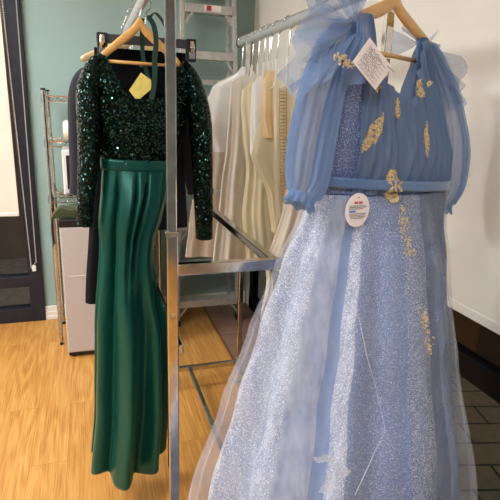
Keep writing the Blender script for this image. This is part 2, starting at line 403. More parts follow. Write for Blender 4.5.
# ------------------------------------------------------------------ hangers
def hook_path(zr, zn, r=.024, side=1):
    """open hook in the plane across a rail, from its neck zn up over the rail (top at zr)"""
    pts = [(0,0,zn), (0,0,zn+.02)]
    cz = zr - r
    pts.append((side*r*.2, 0, cz - r - .008))
    for k in range(13):
        a = rad(-70 + 250*k/12); pts.append((side*r*math.cos(a), 0, cz + r*math.sin(a)))
    return pts
def wood_arms(w, drop, h=.032, th=.014, n=25, curve=.35):
    mb = MB(); rings = []
    for i in range(n):
        s = -1 + 2*i/(n-1); a = abs(s)
        z = -drop*(a**1.0)*(1-curve*.35) - drop*curve*.35*a*a + .012*max(0, 1-a*5)
        hh = h*(1.15 - .35*a) if a > .12 else h*1.25
        if a > .97: hh *= .6
        c = Vector((s*w, -.010*a*a, z))
        rings += [c + Vector((0, th/2*math.cos(q)*1.1, hh/2*math.sin(q))) for q in [2*PI*k/12 for k in range(12)]]
    m = 12
    fs = [(i*m+k, (i+1)*m+k, (i+1)*m+(k+1)%m, i*m+(k+1)%m) for i in range(n-1) for k in range(m)]
    fs += [tuple(range(m)), tuple(range((n-1)*m, n*m))[::-1]]
    return mb.add(rings, fs)
def wooden_hanger(label, loc, rotz, w, drop, bar, mat, zr, apex_h=.03, group=None, hookrot=0, barw=None):
    t = thing('wooden_hanger', label, 'hanger', loc, rotz, group)
    obj('hanger_arms', wood_arms(w, drop), mat, t, smooth=True)
    if bar: obj('trouser_bar', MB().tube([(-(barw or w*.86),-.014,-bar-.0),(( barw or w*.86),-.014,-bar)], .0055, 10), mat, t, smooth=True)
    h = obj('hook', MB().tube(hook_path(zr - loc[2], .012, .022), .002, 8), chrome_worn, t, smooth=True)
    h.rotation_euler = (0,0,hookrot)
    return t

# ------------------------------------------------------------------ generic hanging garment shell
def shell(L, Rr, D, z0, top, nu=72, nv=40, vc=lambda z, u: 0, ripple=lambda a, z: 0, D2=None, zbot=None):
    """closed cloth tube: u-extent L(z)..Rr(z), depth D(z) front / D2(z) back, upper edge top(u), lower edge z0 (+ zbot(a))"""
    D2 = D2 or D
    def fn(p, q):
        a = 2*PI*p; ca, sa = math.cos(a), math.sin(a)
        zt = 1.5
        for _ in range(4):
            l, r = L(zt), Rr(zt); u = (l+r)/2 + (r-l)/2*ca; zt = top(u)
        zb = z0 + (zbot(a) if zbot else 0)
        z = zb + (zt - zb)*q
        l, r = L(z), Rr(z); u = (l+r)/2 + (r-l)/2*ca
        d = D(z) if sa < 0 else D2(z)
        v = vc(z, u) + d*sa; rp = ripple(a, z)
        return Vector((u + ca*rp*.6, v + sa*rp, z))
    return MB().grid(fn, nu, nv, True)
def scatter_discs(mb_src, count, r, mat_index, tilt=.7, lift=.0015, jitter=.003):
    fs = [f for f in mb_src.f]; V = [Vector(p) for p in mb_src.v]
    areas = []; tot = 0
    for f in fs:
        a = ((V[f[2]]-V[f[0]]).cross(V[f[3 if len(f) > 3 else 1]]-V[f[1]])).length/2; tot += a; areas.append(tot)
    import bisect
    out = MB(); out.cur = mat_index
    for _ in range(count):
        i = bisect.bisect(areas, random.random()*tot); f = fs[min(i, len(fs)-1)]
        u, w = random.random(), random.random()
        p = (V[f[0]]*(1-u)+V[f[1]]*u)*(1-w) + (V[f[3]]*(1-u)+V[f[2]]*u)*w
        n = (V[f[1]]-V[f[0]]).cross(V[f[3]]-V[f[0]])
        if n.length < 1e-12: continue
        n.normalize()
        nn = (n + Vector((random.uniform(-1,1), random.uniform(-1,1), random.uniform(-1,1)))*tilt).normalized()
        out.disc(p + n*(lift + random.random()*jitter), nn, r*random.uniform(.75,1.2), 6, random.random())
    return out

# ================================================================== EMERALD GOWN
gr = rad(10)
GR = (.165, 1.76, 0)
g = thing('evening_gown', 'emerald green gown with sequined long-sleeved bodice and satin skirt, hung on the left', 'dress', GR, gr)
satin = None
def make_satin():
    k = M('emerald_satin'); b = k.b
    v = k.coords((1,1,.25)); nz = k.node('ShaderNodeTexNoise'); nz.inputs['Scale'].default_value = 14; nz.inputs['Detail'].default_value = 3; k.link(v, nz.inputs['Vector'])
    k.link(k.ramp(nz.outputs['Fac'], [(.3, (6,70,60)), (.7, (9,80,68))]), b.inputs['Base Color'])
    b.inputs['Roughness'].default_value = .33; b.inputs['Metallic'].default_value = .45; b.inputs['Sheen Weight'].default_value = .2
    b.inputs['Sheen Tint'].default_value = lin((90,190,160))
    k.bump(nz.outputs['Fac'], .08, .010)
    return k.m
satin = make_satin()
def g_top(u):
    a = abs(u - .018)
    return interp(a, [(0,1.493),(.055,1.494),(.07,1.505),(.105,1.575),(.125,1.622),(.155,1.618),(.2,1.55)])
gL = lambda z: interp(z, [(1.27,-.123),(1.35,-.132),(1.45,-.142),(1.55,-.15),(1.65,-.145)])
gR = lambda z: interp(z, [(1.27,.10),(1.35,.125),(1.45,.16),(1.55,.18),(1.65,.18)])
gD = lambda z: interp(z, [(1.27,.06),(1.4,.075),(1.5,.06),(1.62,.03),(1.65,.02)])
bod = shell(gL, gR, gD, 1.285, g_top, 84, 30, ripple=lambda a, z: .004*math.sin(9*a+z*40))
d = scatter_discs(bod, 3200, .0034, 1); base = len(bod.v)
bod.cur = 1; bod.add(d.v, d.f)
obj('bodice', bod, [sequins, seq_disc], g)
def sleeve_mb(path, n=22):
    return MB().tube([p[0] for p in path], [p[1] for p in path], n, caps=False, sx=1, sz=.8)
def smooth_path(pts, k=4):
    """Catmull-Rom through (point, radius) pairs"""
    P = [(Vector(p), r) for p, r in pts]; out = []
    for i in range(len(P)-1):
        p0, p1, p2, p3 = P[max(i-1,0)], P[i], P[i+1], P[min(i+2,len(P)-1)]
        for j in range(k):
            t = j/k
            f = lambda a, b, c, d: .5*((2*b) + (c-a)*t + (2*a-5*b+4*c-d)*t*t + (3*b-a-3*c+d)*t**3)
            out.append((f(p0[0],p1[0],p2[0],p3[0]), f(p0[1],p1[1],p2[1],p3[1])))
    out.append(P[-1]); return out
for nm, pts in (('L', [((-.12,.0,1.618),.012),((-.142,.0,1.58),.033),((-.160,-.005,1.51),.046),((-.165,-.015,1.42),.046),((-.172,-.02,1.3),.042),((-.188,-.025,1.18),.036),((-.197,-.025,1.085),.031)]),
                ('R', [((.158,.0,1.620),.012),((.180,.0,1.58),.033),((.200,-.005,1.51),.046),((.214,-.015,1.42),.05),((.22,-.02,1.3),.046),((.225,-.025,1.15),.042),((.229,-.025,1.005),.038)])):
    sm = sleeve_mb(smooth_path(pts)); d = scatter_discs(sm, 1700, .0034, 1); sm.cur = 1; sm.add(d.v, d.f)
    obj('sleeve', sm, [sequins, seq_disc], g)
# waistband
def band(p, q):
    a = 2*PI*p; z = 1.262 + .036*q
    return Vector((-.0125 + .118*math.cos(a), .068*math.sin(a), z - .005*math.cos(a)))
obj('waistband', MB().grid(band, 72, 5, True), satin, g, smooth=True, solid=.003)
# satin skirt
sL = lambda z: interp(z, [(.0,-.236),(.12,-.23),(.4,-.20),(.69,-.186),(1.05,-.155),(1.2,-.132),(1.27,-.127)])
sR = lambda z: interp(z, [(.0,.04),(.12,.045),(.4,.07),(.69,.078),(.85,.055),(.95,.045),(1.02,.052),(1.1,.07),(1.2,.092),(1.27,.104)])
def fold_f(a, z):
    """pleats: sharp box pleats at the waist that open into long rounded folds at the hem"""
    t = max(0, min(1, (1.27 - z)/1.2)); g0 = t**.6
    ph = 7*a + 1.6 + .5*t + .45*math.sin(2*a+1); s = .042*math.sin(ph) + .006*math.sin(15*a + 1.1*math.sin(2.2*t) + 2) + .010*math.sin(3*a + 2*t)
    s *= 1 - .75*math.exp(-((z-.95)/.12)**2)*max(0, math.cos(a))
    p = 0
    for c, wd, dr in ((3*PI/2-.72,.06,-.10),(3*PI/2-.12,.05,-.28),(3*PI/2+.22,.055,-.75),(3*PI/2+.85,.06,-.35)):
        dd = (a - c - dr*t + PI) % (2*PI) - PI
        p -= math.exp(-(dd/(wd+.12*t))**2)*.030*min(1, t*14)*math.exp(-(max(0, t-.12)/.30)**2)
    return s*g0*(.35+.65*min(1, t*2.2)) + p + .012*math.sin(PI*min(1, t*5))
def skirt_fn(p, q):
    a = 2*PI*p; ca, sa = math.cos(a), math.sin(a)
    zb = .165 + .035*sa + .012*math.sin(7*a+.6)
    z = zb + (1.272 - zb)*q; t = (1.27-z)/1.2
    l, r = sL(z), sR(z)
    dep = interp(t, [(0,.066),(.15,.082),(.5,.10),(1,.125)])
    f = fold_f(a, z)
    bk = .45 if sa > 0 else 1
    return Vector(((l+r)/2 + ((r-l)/2 - .012*min(1, t*4))*ca + ca*f*.6, -.02*t + (dep*sa + sa*f)*bk, z))
obj('skirt', MB().grid(skirt_fn, 300, 110, True), satin, g, smooth=True, solid=.002)
# hanger-strap ribbons looped over the hook
def ribbon(path, w, up=(1,0,.0)):
    path = [Vector(p) for p in path]; up = Vector(up); vs = []
    n = len(path)
    for i, p in enumerate(path):
        t = (path[min(i+1,n-1)] - path[max(i-1,0)]).normalized()
        s = (up - t*up.dot(t)).normalized()
        vs += [p - s*w/2, p + s*w/2]
    return MB().add(vs, [(2*i, 2*i+1, 2*i+3, 2*i+2) for i in range(n-1)])
rib = plain('green_ribbon', (6,54,44), .5, sheen=.1)
def rp(pts): return [p for p, _ in smooth_path([(q, 0) for q in pts], 6)]
obj('ribbon_strap', ribbon(rp([(.032,-.03,1.735),(.05,-.034,1.755),(.075,-.034,1.735),(.096,-.032,1.69),(.104,-.03,1.65),(.106,-.03,1.60),(.098,-.045,1.55)]), .014, (.8,.5,.3)), rib, g, solid=.001)
obj('ribbon_strap', ribbon(rp([(.018,-.03,1.745),(.03,-.036,1.74),(.046,-.038,1.715),(.052,-.038,1.67),(.046,-.04,1.62),(.044,-.045,1.58),(.038,-.052,1.535),(.026,-.06,1.49)]), .017), rib, g, solid=.001)
obj('ribbon_strap', ribbon(rp([(.026,.022,1.745),(.024,.024,1.70),(.026,.02,1.62),(.03,-.03,1.55),(.034,-.05,1.51)]), .014), rib, g, solid=.001)
# hanger and yellow tag
def at(root_loc, rz, p):
    c, s = math.cos(rz), math.sin(rz); return (root_loc[0] + p[0]*c - p[1]*s, root_loc[1] + p[0]*s + p[1]*c, p[2])
wooden_hanger('wooden hanger carrying the emerald sequined gown, green ribbon looped over its neck', at(GR, gr, (.012, .006, 1.716)), gr, .135, .108, .112, hang_wood, 1.812, hookrot=-gr)
yt = MB(); yt.add([(-.036,0,.0),(-.012,-.006,-.032),(.036,-.004,.008),(.036,-.002,.036),(.004,0,.056)], [(0,1,2,3,4)])
o = obj('paper_tag', yt, plain('yellow_paper', (228,210,110), .7, noise=.06, nscale=40), solid=.0012)
o.location = at(GR, gr, (-.006, -.046, 1.518)); o.rotation_euler = (0,0,gr)
tag(o, 'crumpled yellow paper tag tucked in the neckline of the emerald gown', 'tag')

# ================================================================== black clothes behind it
clip_loc = (.192, 1.815, 0)
t = thing('clip_hanger', 'dark grey bar hanger with chrome clips behind the emerald gown', 'hanger', (.196, 1.80, 0))
obj('hanger_bar', MB().box(-.155, .168, -.008, .008, 1.664, 1.692), dark_plastic, t, bevel=.003)
for x in (-.137, .152):
    c = MB(); c.box(x-.016, x+.016, -.016, -.009, 1.622, 1.694); c.box(x-.016, x+.016, .009, .014, 1.622, 1.694)
    k = obj('clip', c, black_plastic, t, bevel=.002)
    m = MB(); m.box(x-.010, x+.010, -.024, -.016, 1.630, 1.652); m.tube([(x,-.02,1.650),(x,-.029,1.664),(x,-.022,1.684)], [.008,.009,.007], 10)
    obj('clip_lever', m, chrome, k, smooth=False, bevel=.001)
obj('hook', MB().tube([(0,0,1.685)] + [(p[0], p[1], p[2]) for p in hook_path(1.812, 1.69, .022)], .002, 8), chrome_worn, t, smooth=True)
# trousers clipped to that bar
tl = lambda z: interp(z, [(.6,-.235),(.75,-.232),(1.1,-.2),(1.4,-.165),(1.64,-.158)])
trr = lambda z: interp(z, [(.6,-.04),(1.02,-.028),(1.1,.0),(1.25,.09),(1.4,.155),(1.64,.158)])
t = thing('trousers', 'black trousers clipped to the grey bar hanger, behind the emerald gown', 'trousers', (.192, 1.86, 0))
obj('trouser_waist', shell(tl, trr, lambda z: .012 if z > 1.55 else .018, 1.2, lambda u: 1.655, 60, 20, ripple=lambda a, z: .003*math.sin(8*a)), black_cloth, t, smooth=True)
for a0, b0 in ((0,.49),(.51,1)):
    obj('trouser_leg', shell(lambda z: tl(z)+(trr(z)-tl(z))*a0, lambda z: tl(z)+(trr(z)-tl(z))*b0, lambda z: .02, .75, lambda u: 1.2, 40, 20, ripple=lambda a, z: .003*math.sin(5*a)), black_cloth, t, smooth=True)
bt = MB(); bt.box(-.012, .002, -.022, -.012, 1.598, 1.618); obj('waist_hook', bt, chrome_worn, t, bevel=.002)
# jacket on its own hanger
JL = (.185, 2.06, 0)
jL = lambda z: interp(z, [(.95,-.2),(1.2,-.19),(1.45,-.19),(1.58,-.175),(1.63,-.16)])
jR = lambda z: interp(z, [(.95,.2),(1.2,.19),(1.45,.19),(1.58,.175),(1.63,.16)])
t = thing('jacket', 'black suit jacket hanging at the back of the left rail, behind the sequined sleeves', 'jacket', JL)
obj('jacket_body', shell(jL, jR, lambda z: interp(z, [(.9,.05),(1.45,.06),(1.62,.02)]), .985, lambda u: interp(abs(u), [(0,1.645),(.06,1.65),(.12,1.622),(.2,1.565)]), 72, 26, ripple=lambda a, z: .004*math.sin(7*a+3*z)), char_cloth, t, smooth=True)
for s, ex in ((-1, 0), (1, 0)):
    sm = sleeve_mb(smooth_path([((s*.15,0,1.605),.012),((s*.185,0,1.57),.04),((s*.208,-.005,1.5),.05),((s*.216,-.012,1.35),.05),((s*.222,-.02,1.2),.046),((s*.232,-.02,1.135),.043)]))
    obj('jacket_sleeve', sm, char_cloth, t, smooth=True)
lp = MB()
for s in (-1, 1):
    lp.add([(s*.06,-.03,1.64),(s*.10,-.052,1.55),(s*.085,-.066,1.45),(s*.015,-.066,1.3),(s*.01,-.064,1.33),(s*.045,-.058,1.48)], [(0,1,2,3,4,5)])
obj('lapels', lp, black_cloth, t, solid=.003)
wooden_hanger('pale wooden hanger inside the black suit jacket', (JL[0]-.006, JL[1]-.05, 1.70), 0, .19, .075, 0, pale_wood, 1.812)
# more hooks on the left rail
for i, y in enumerate((2.16, 2.24, 2.33, 2.42)):
    t = thing('plastic_hanger', 'empty clear hanger on the left rail behind the black jacket', 'hanger', (.185, y, 0), 0, 'empty hangers at the back of the left rail')
    obj('hook', MB().tube(hook_path(1.812, 1.66, .022), .0032, 8), chrome_worn, t, smooth=True)
    obj('hanger_arms', MB().tube([(-.15,0,1.585),(-.02,0,1.655),(0,0,1.665),(.02,0,1.655),(.15,0,1.585),(-.15,0,1.585)], .004, 8), white_plastic, t, smooth=True)

# ================================================================== BLUE GOWN
br_ = rad(10); BL = (.75, 1.14, 0)
b = thing('ball_gown', 'dusty blue tulle ball gown with gold appliques, balloon sleeves and glitter skirt', 'dress', BL, br_)
t_bod = tulle('blue_tulle_bodice', (124,148,184), .97, vary=.03)
t_sleeve = tulle('blue_tulle_sleeve', (136,162,200), .54, vary=.15)
t_ruf = tulle('blue_tulle_ruffle', (142,168,206), .46, vary=.35)
t_over = tulle('pale_tulle_overskirt', (216,220,230), .18, vary=.3, streak=True)
t_white = tulle('blue_tulle_panel', (136,162,204), .7, vary=.3, streak=True)
t_pale = tulle('lit_tulle_panel', (204,211,226), .66, vary=.5, streak=True)
t_grey = tulle('shaded_tulle', (108,122,144), .66, vary=.45, streak=True)
t_gg = tulle('shaded_glitter_tulle', (122,136,162), .42, glitter=.4, gcol=(226,230,238), gscale=330, vary=.5, streak=True)
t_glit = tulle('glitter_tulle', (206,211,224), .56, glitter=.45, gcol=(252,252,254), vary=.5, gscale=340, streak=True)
lining = glitter_cloth('blue_glitter_lining', (74,102,160), (226,232,244), .55, 330)
bodlin = glitter_cloth('blue_glitter_bodice', (60,82,132), (186,200,226), .45, 360)
gold = plain('gold_beads', (192,174,138), .42, .35, noise=.3, nscale=300)
bl_satin = plain('blue_satin_ribbon', (84,114,158), .4, sheen=.3)
twist = lambda z: interp(z, [(1.3,0),(1.65,.36)])
def vb(z, u): return math.tan(twist(z))*(u+.02)
def b_top(u):
    a = u + .03
    if a < 0: return interp(-a, [(0,1.505),(.05,1.522),(.10,1.545),(.135,1.58),(.15,1.62),(.165,1.652),(.19,1.662),(.25,1.60)])
    return interp(a, [(0,1.505),(.03,1.535),(.06,1.572),(.085,1.615),(.105,1.65),(.13,1.66),(.2,1.60)])
bL = lambda z: interp(z, [(1.28,-.245),(1.36,-.25),(1.48,-.255),(1.58,-.248),(1.66,-.228)])
bR = lambda z: interp(z, [(1.28,.188),(1.36,.188),(1.48,.175),(1.58,.155),(1.66,.14)])
bD = lambda z: interp(z, [(1.28,.085),(1.38,.10),(1.5,.07),(1.6,.03),(1.66,.018)])
bD2 = lambda z: interp(z, [(1.28,.03),(1.5,.03),(1.62,.015)])
def lin_front(p, q):
    a = PI*(1 + p); ca, sa = math.cos(a), math.sin(a); zt = 1.5
    for _ in range(4):
        l, r = bL(zt)+.004, bR(zt)-.004; u = (l+r)/2 + (r-l)/2*ca; zt = b_top(u) - .004
    z = 1.285 + (zt-1.285)*q; l, r = bL(z)+.004, bR(z)-.004; u = (l+r)/2 + (r-l)/2*ca
    return Vector((u, vb(z, u) + (bD(z)-.006)*sa, z))
obj('bodice_lining', MB().grid(lin_front, 80, 36), bodlin, b, smooth=True)
def ruch(a, z):
    return .0035*math.sin(34*a + 5*math.sin(z*7)) + .002*math.sin(61*a + z*13)
def bod_front(p, q):
    # two draped front panels, left open beside the left seam where the glitter lining shows
    a = PI*(1.26 + .74*p)
    ca, sa = math.cos(a), math.sin(a); zt = 1.5
    for _ in range(4):
        l, r = bL(zt), bR(zt); u = (l+r)/2 + (r-l)/2*ca; zt = b_top(u)
    z = 1.286 + (zt+.002-1.286)*q; l, r = bL(z), bR(z)
    u = (l+r)/2 + (r-l)/2*ca
    f = ruch(a, z) + .003
    cl = -.014*math.exp(-((u+.07)/.012)**2)
    return Vector((u + ca*f, vb(z, u) + (bD(z)+.002)*sa - f - cl*(.7), z))
obj('bodice', MB().grid(bod_front, 150, 40), t_bod, b, smooth=True)
def bod_back(p, q):
    a = PI*p; ca, sa = math.cos(a), math.sin(a); zt = 1.5
    for _ in range(4):
        l, r = bL(zt), bR(zt); u = (l+r)/2 + (r-l)/2*ca; zt = b_top(u)
    zt -= .06*math.exp(-((u+.03)/.10)**4)
    z = 1.286 + (zt-1.286)*q; l, r = bL(z), bR(z); u = (l+r)/2 + (r-l)/2*ca
    return Vector((u + ca*.002, vb(z, u) + bD2(z)*sa + .002 + .4*ruch(a, z), z))
obj('bodice_back', MB().grid(bod_back, 90, 30), t_bod, b, smooth=True)
# shoulder straps of gathered tulle
def gathered(path, w, rip=9, amp=.004, side=(1,0,0)):
    P = smooth_path([(p, ww) for p, ww in zip(path, w)], 6); side = Vector(side)
    n = len(P)
    def fn(p, q):
        c, ww = P[min(n-1, int(round(q*(n-1))))]
        return c + side*((p-.5)*ww) + Vector((0, -amp*math.sin(p*PI*rip*2) - .012*math.sin(p*PI), 0))
    return MB().grid(fn, 48, n)
t_strap = tulle('blue_tulle_strap', (124,148,184), .8, vary=.1)
obj('shoulder_strap', gathered([(.085,.0,1.56),(.09,.015,1.6),(.098,.035,1.64),(.104,.055,1.668)], [.07,.06,.05,.042]), t_strap, b, smooth=True)
obj('shoulder_strap', gathered([(-.205,-.115,1.56),(-.205,-.105,1.6),(-.205,-.098,1.64),(-.203,-.085,1.672)], [.07,.06,.05,.045]), t_strap, b, smooth=True)
# belt
def belt(p, q):
    a = 2*PI*p; z = 1.286 + .024*q; ca, sa = math.cos(a), math.sin(a)
    l, r = bL(1.29)-.007, bR(1.29)+.006
    return Vector(((l+r)/2 + (r-l)/2*ca, (.106 if sa < 0 else .037)*sa, z + .008 - .012*ca))
obj('belt', MB().grid(belt, 80, 5, True), bl_satin, b, smooth=True, solid=.003)
# balloon sleeves
def balloon(path, cuffn, nm):
    P = smooth_path(path, 7); n = len(P); dirs = []
    def fn(p, q):
        i = min(n-1, int(round(q*(n-1)))); c, r = P[i]
        a = 2*PI*p; t = (P[min(i+1,n-1)][0]-P[max(i-1,0)][0]).normalized()
        s = Vector((1,0,0)); s = (s - t*s.dot(t)).normalized(); w = s.cross(t)
        e = .0045*math.sin(15*a + 2*q) + .003*math.sin(24*a+5*q)
        rr = r + e*(1 if q > .02 else 0)
        return c + s*(rr*math.cos(a)) + w*(rr*.85*math.sin(a))
    sl = obj('sleeve', MB().grid(fn, 120, n, True), t_sleeve, b, smooth=True)
    # gathered cuff with a small frill
    c, r = P[-1]; t = (P[-1][0]-P[-3][0]).normalized()
    s = Vector((1,0,0)); s = (s - t*s.dot(t)).normalized(); w = s.cross(t)
    def cf(p, q):
        a = 2*PI*p; rr = r*(1.0 - .12*math.sin(q*PI)) + q*.004*(1+math.sin(13*a))
        return c + t*(q*.026 + .003*q*math.sin(7*a)) + s*(rr*math.cos(a)) + w*(rr*.85*math.sin(a))
    obj('cuff', MB().grid(cf, 120, 8, True), tulle('blue_tulle_cuff', (120,148,190), .85, vary=.1), sl, smooth=True)
    return sl
balloon([((-.235,-.07,1.655),.018),((-.262,-.07,1.6),.036),((-.282,-.07,1.53),.045),((-.296,-.07,1.45),.049),((-.305,-.07,1.38),.050),((-.312,-.075,1.325),.045),((-.325,-.08,1.295),.034)], 0, 'l')
balloon([((.13,.06,1.65),.02),((.165,.06,1.6),.034),((.197,.045,1.53),.041),((.222,.03,1.45),.045),((.238,.02,1.37),.048),((.240,.015,1.29),.044),((.224,.012,1.235),.030)], 0, 'r')
# tulle ruffles at the shoulders
def petal(base, tip, spread, wave, nrip, curl=.0, bw=.02):
    base = Vector(base); tip = Vector(tip); ax = tip - base; spread = Vector(spread)
    nrm = ax.cross(spread).normalized(); ph = random.random()*6
    def fn(p, q):
        x = (p-.5)*2
        wq = bw + (1-bw)*q**.8
        edge = 1 - .22*x*x + .018*math.sin(nrip*1.3*x+ph)
        return base + ax*(q*edge) + spread*(x*wq*.5) + nrm*(wave*(q**1.2)*math.sin(nrip*x+ph) + curl*q*q) 
    return MB().grid(fn, 56, 18)
ruf = [
 ((-.235,-.09,1.650), (-.275,-.09,1.765), (.085,.0,.0), .020, 4, .0),
 ((-.235,-.09,1.650), (-.215,-.06,1.755), (.085,.0,.03), .02, 5, .0),
 ((-.235,-.10,1.650), (-.255,-.13,1.74), (.075,.02,.0), .02, 5, .0),
 ((-.235,-.095,1.655), (-.335,-.09,1.705), (.04,.02,.10), .02, 4, .0),
 ((-.24,-.095,1.645), (-.365,-.10,1.63), (.02,.02,.13), .022, 5, .0),
 ((-.24,-.095,1.635), (-.385,-.09,1.565), (.05,.0,.15), .024, 6, .01),
 ((-.235,-.105,1.63), (-.355,-.12,1.52), (.12,.02,.10), .022, 5, -.01),
 ((-.235,-.105,1.63), (-.30,-.14,1.545), (.10,.02,.06), .018, 5, -.02),
 ((-.225,-.115,1.63), (-.245,-.14,1.53), (.10,.0,.0), .016, 5, -.01),
 ((.11,.07,1.655), (.03,.10,1.655), (.02,.03,.075), .012, 3, 0),
 ((.12,.07,1.655), (.085,.10,1.70), (.06,.03,.0), .012, 3, 0),
 ((.13,.065,1.655), (.19,.08,1.665), (.02,.03,.06), .014, 4, 0),
 ((.125,.065,1.64), (.275,.05,1.56), (.05,.02,.11), .018, 4, 0),
 ((.12,.05,1.63), (.225,.0,1.51), (.10,.0,.05), .018, 5, -.01),
 ((.13,.07,1.63), (.29,.06,1.50), (.09,.0,.09), .018, 4, 0),
]
for q in ruf: obj('shoulder_ruffle', petal(*q), t_ruf, b, smooth=True)
# skirt ------------------------------------------------------------------
kL = lambda z: interp(z, [(.08,.73),(.35,.61),(.6,.525),(.79,.455),(.955,.39),(1.11,.325),(1.24,.262),(1.285,.24)])
kR = lambda z: interp(z, [(.08,.27),(.28,.215),(.65,.165),(.95,.148),(1.18,.165),(1.285,.188)])
kF = lambda z: interp(z, [(.08,.44),(.3,.38),(.6,.30),(.9,.215),(1.1,.155),(1.22,.11),(1.285,.088)])
kB = .034
def skirt_b(scale, f1, a0=0, a1=2*PI, zlo=.1, seam=None, push=0):
    def fn(p, q):
        a = a0 + (a1-a0)*p; ca, sa = math.cos(a), math.sin(a)
        z = zlo + (1.283-zlo)*q; t = (1.283-z)/1.2
        l, r, f = kL(z), kR(z), kF(z)
        sc = 1 - (1-scale)*min(1, t*1.3)
        fo = f1(a, t)
        u = (r*sc if ca > 0 else l*sc)*ca; 
        if sa < 0:
            v = f*sc*sa - .10*t*max(0, -ca)*sc
        else: v = kB*sa*sc - .10*t*max(0, -ca)*sc
        m = fo + push
        if ca > 0: mu = m*.3
        else: mu = m
        back = .15 if sa > 0 else 1
        return Vector((u + ca*mu, v + sa*m*back, z))
    return fn
def f_b(a, t): return (t**.75)*(.030*math.sin(14*a+.5+.5*t) + .016*math.sin(23*a+1.2+t) + .012*math.sin(6*a+2))
def f_in(a, t): return f_b(a, t) - .004
def f_gl(a, t): return f_b(a, t) + (t**.7)*(.007 + .006*math.sin(31*a+1.5*t)) + .004 + .006*t
def f_tp(a, t): return f_b(a, t)*.9 + (t**.7)*(.009 + .008*math.sin(23*a+2*t)) + .008 + .02*t
def f_ov(a, t): return f_b(a, t)*.7 + (t**.7)*(.014 + .012*math.sin(19*a+1+t*1.5)) + .012 + .05*t
obj('skirt_lining', MB().grid(skirt_b(.93, f_in, zlo=.14), 360, 60, True), lining, b, smooth=True)
obj('tulle_overskirt', MB().grid(skirt_b(1.0, f_ov, zlo=.1), 300, 50, True), t_over, b, smooth=True)
def panel(name, f1, a0, a1, mat, n=90): return obj(name, MB().grid(skirt_b(.93, f1, PI*a0, PI*a1, zlo=.12), n, 50), mat, b, smooth=True)  # tulle colours also carry the side light: whiter left, greyer right
panel('glitter_panel', f_gl, .96, 1.072, t_glit)
panel('glitter_panel', f_gl, 1.070, 1.17, t_glit)
panel('tulle_panel', f_gl, 1.165, 1.237, t_pale)
panel('tulle_panel', f_gl, 1.237, 1.268, t_white)
panel('glitter_panel', f_gl, 1.268, 1.302, t_glit)
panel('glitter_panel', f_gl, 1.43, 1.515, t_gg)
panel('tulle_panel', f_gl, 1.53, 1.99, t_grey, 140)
# appliques: found on the cloth by a ray along the gown's own depth axis
deps = bpy.context.evaluated_depsgraph_get()
def surf(names):
    vs, fs = [], []
    for o in b.children:
        if o.name.split('.')[0] in names:
            k = len(vs); vs += [v.co.copy() for v in o.data.vertices]; fs += [tuple(k+i for i in p.vertices) for p in o.data.polygons]
    return BVHTree.FromPolygons(vs, fs)
front = surf(('bodice', 'bodice_lining', 'skirt_lining', 'tulle_overskirt', 'shoulder_strap', 'belt'))
def hit(u, z):
    r = front.ray_cast(Vector((u, -1.2, z)), Vector((0,1,0))); return r[0] if r[0] else Vector((u, -.09, z))
def applique(u, z, ln, w, ang, n=70, kind='leaf'):
    mb = MB(); ca, sa = math.cos(ang), math.sin(ang); c = hit(u, z)
    pts = []
    if kind == 'leaf':
        for i in range(n):
            s = random.uniform(-1, 1); ww = w*(1 - s*s)**.7*(.7+.3*(1-s)/2)
            sd = random.choice((-1, 1)); x = sd*ww*random.uniform(.35, 1); pts.append((x, s*ln))
        for i in range(14): pts.append((0, -ln + 2*ln*i/13))
    elif kind == 'butterfly':
        for i in range(n):
            q = random.random()*2*PI; rr = abs(math.sin(2*q))**.7
            x, y = math.cos(q)*rr*w, math.sin(q)*rr*ln; pts.append((x*random.uniform(.6,1), y*random.uniform(.6,1)))
        for i in range(10): pts.append((0, -ln*.6 + 1.2*ln*i/9))
    else:
        for i in range(n):
            pts.append((random.gauss(0, w*.45), random.uniform(-ln, ln)))
    pts += [(x + random.uniform(-.003,.003), y + random.uniform(-.003,.003)) for x, y in pts]
    if kind != 'spray':
        for sd in (1,):
            rows = []
            for i in range(9):
                sy = -1 + 2*i/8
                ww = (w*.9*(1-sy*sy)**.6) if kind == 'leaf' else w*(.3+.4*abs(math.sin(sy*PI*.9)))
                rows.append([(q*ww, sy*ln*.95) for q in (-1, -.5, 0, .5, 1)])
            vsx = []
            for row in rows:
                for x, y in row:
                    uu, zz = u + x*ca - y*sa, z + x*sa + y*ca; p = hit(uu, zz)
                    if abs(p.y - c.y) > .03: p.y = c.y
                    vsx.append((p.x, p.y - .0012, p.z))
            mb.add(vsx, [(i*5+k, i*5+k+1, i*5+k+6, i*5+k+5) for i in range(8) for k in range(4)])
    for x, y in pts:
        uu, zz = u + x*ca - y*sa, z + x*sa + y*ca
        p = hit(uu, zz)
        if abs(p.y - c.y) > .05: p.y = c.y
        r = random.uniform(.0014, .0026)
        mb.blob((p.x, p.y-.002, p.z), r, r, r, 6, 4)
    return mb
AP = [(-.155,1.43,.05,.017,rad(-32),95,'leaf'), (.015,1.415,.04,.013,rad(-8),75,'leaf'), (.012,1.535,.022,.02,rad(10),60,'butterfly'),
      (-.08,1.486,.022,.010,rad(4),40,'leaf'), (-.152,1.532,.014,.008,0,24,'leaf'), (-.08,1.308,.042,.026,rad(8),110,'butterfly'),
      (-.06,1.19,.045,.016,rad(4),60,'spray'), (-.05,.985,.05,.013,rad(-4),60,'spray'), (-.055,1.24,.02,.012,0,24,'spray')]
for a in AP: obj('gold_applique', applique(*a), gold, b)
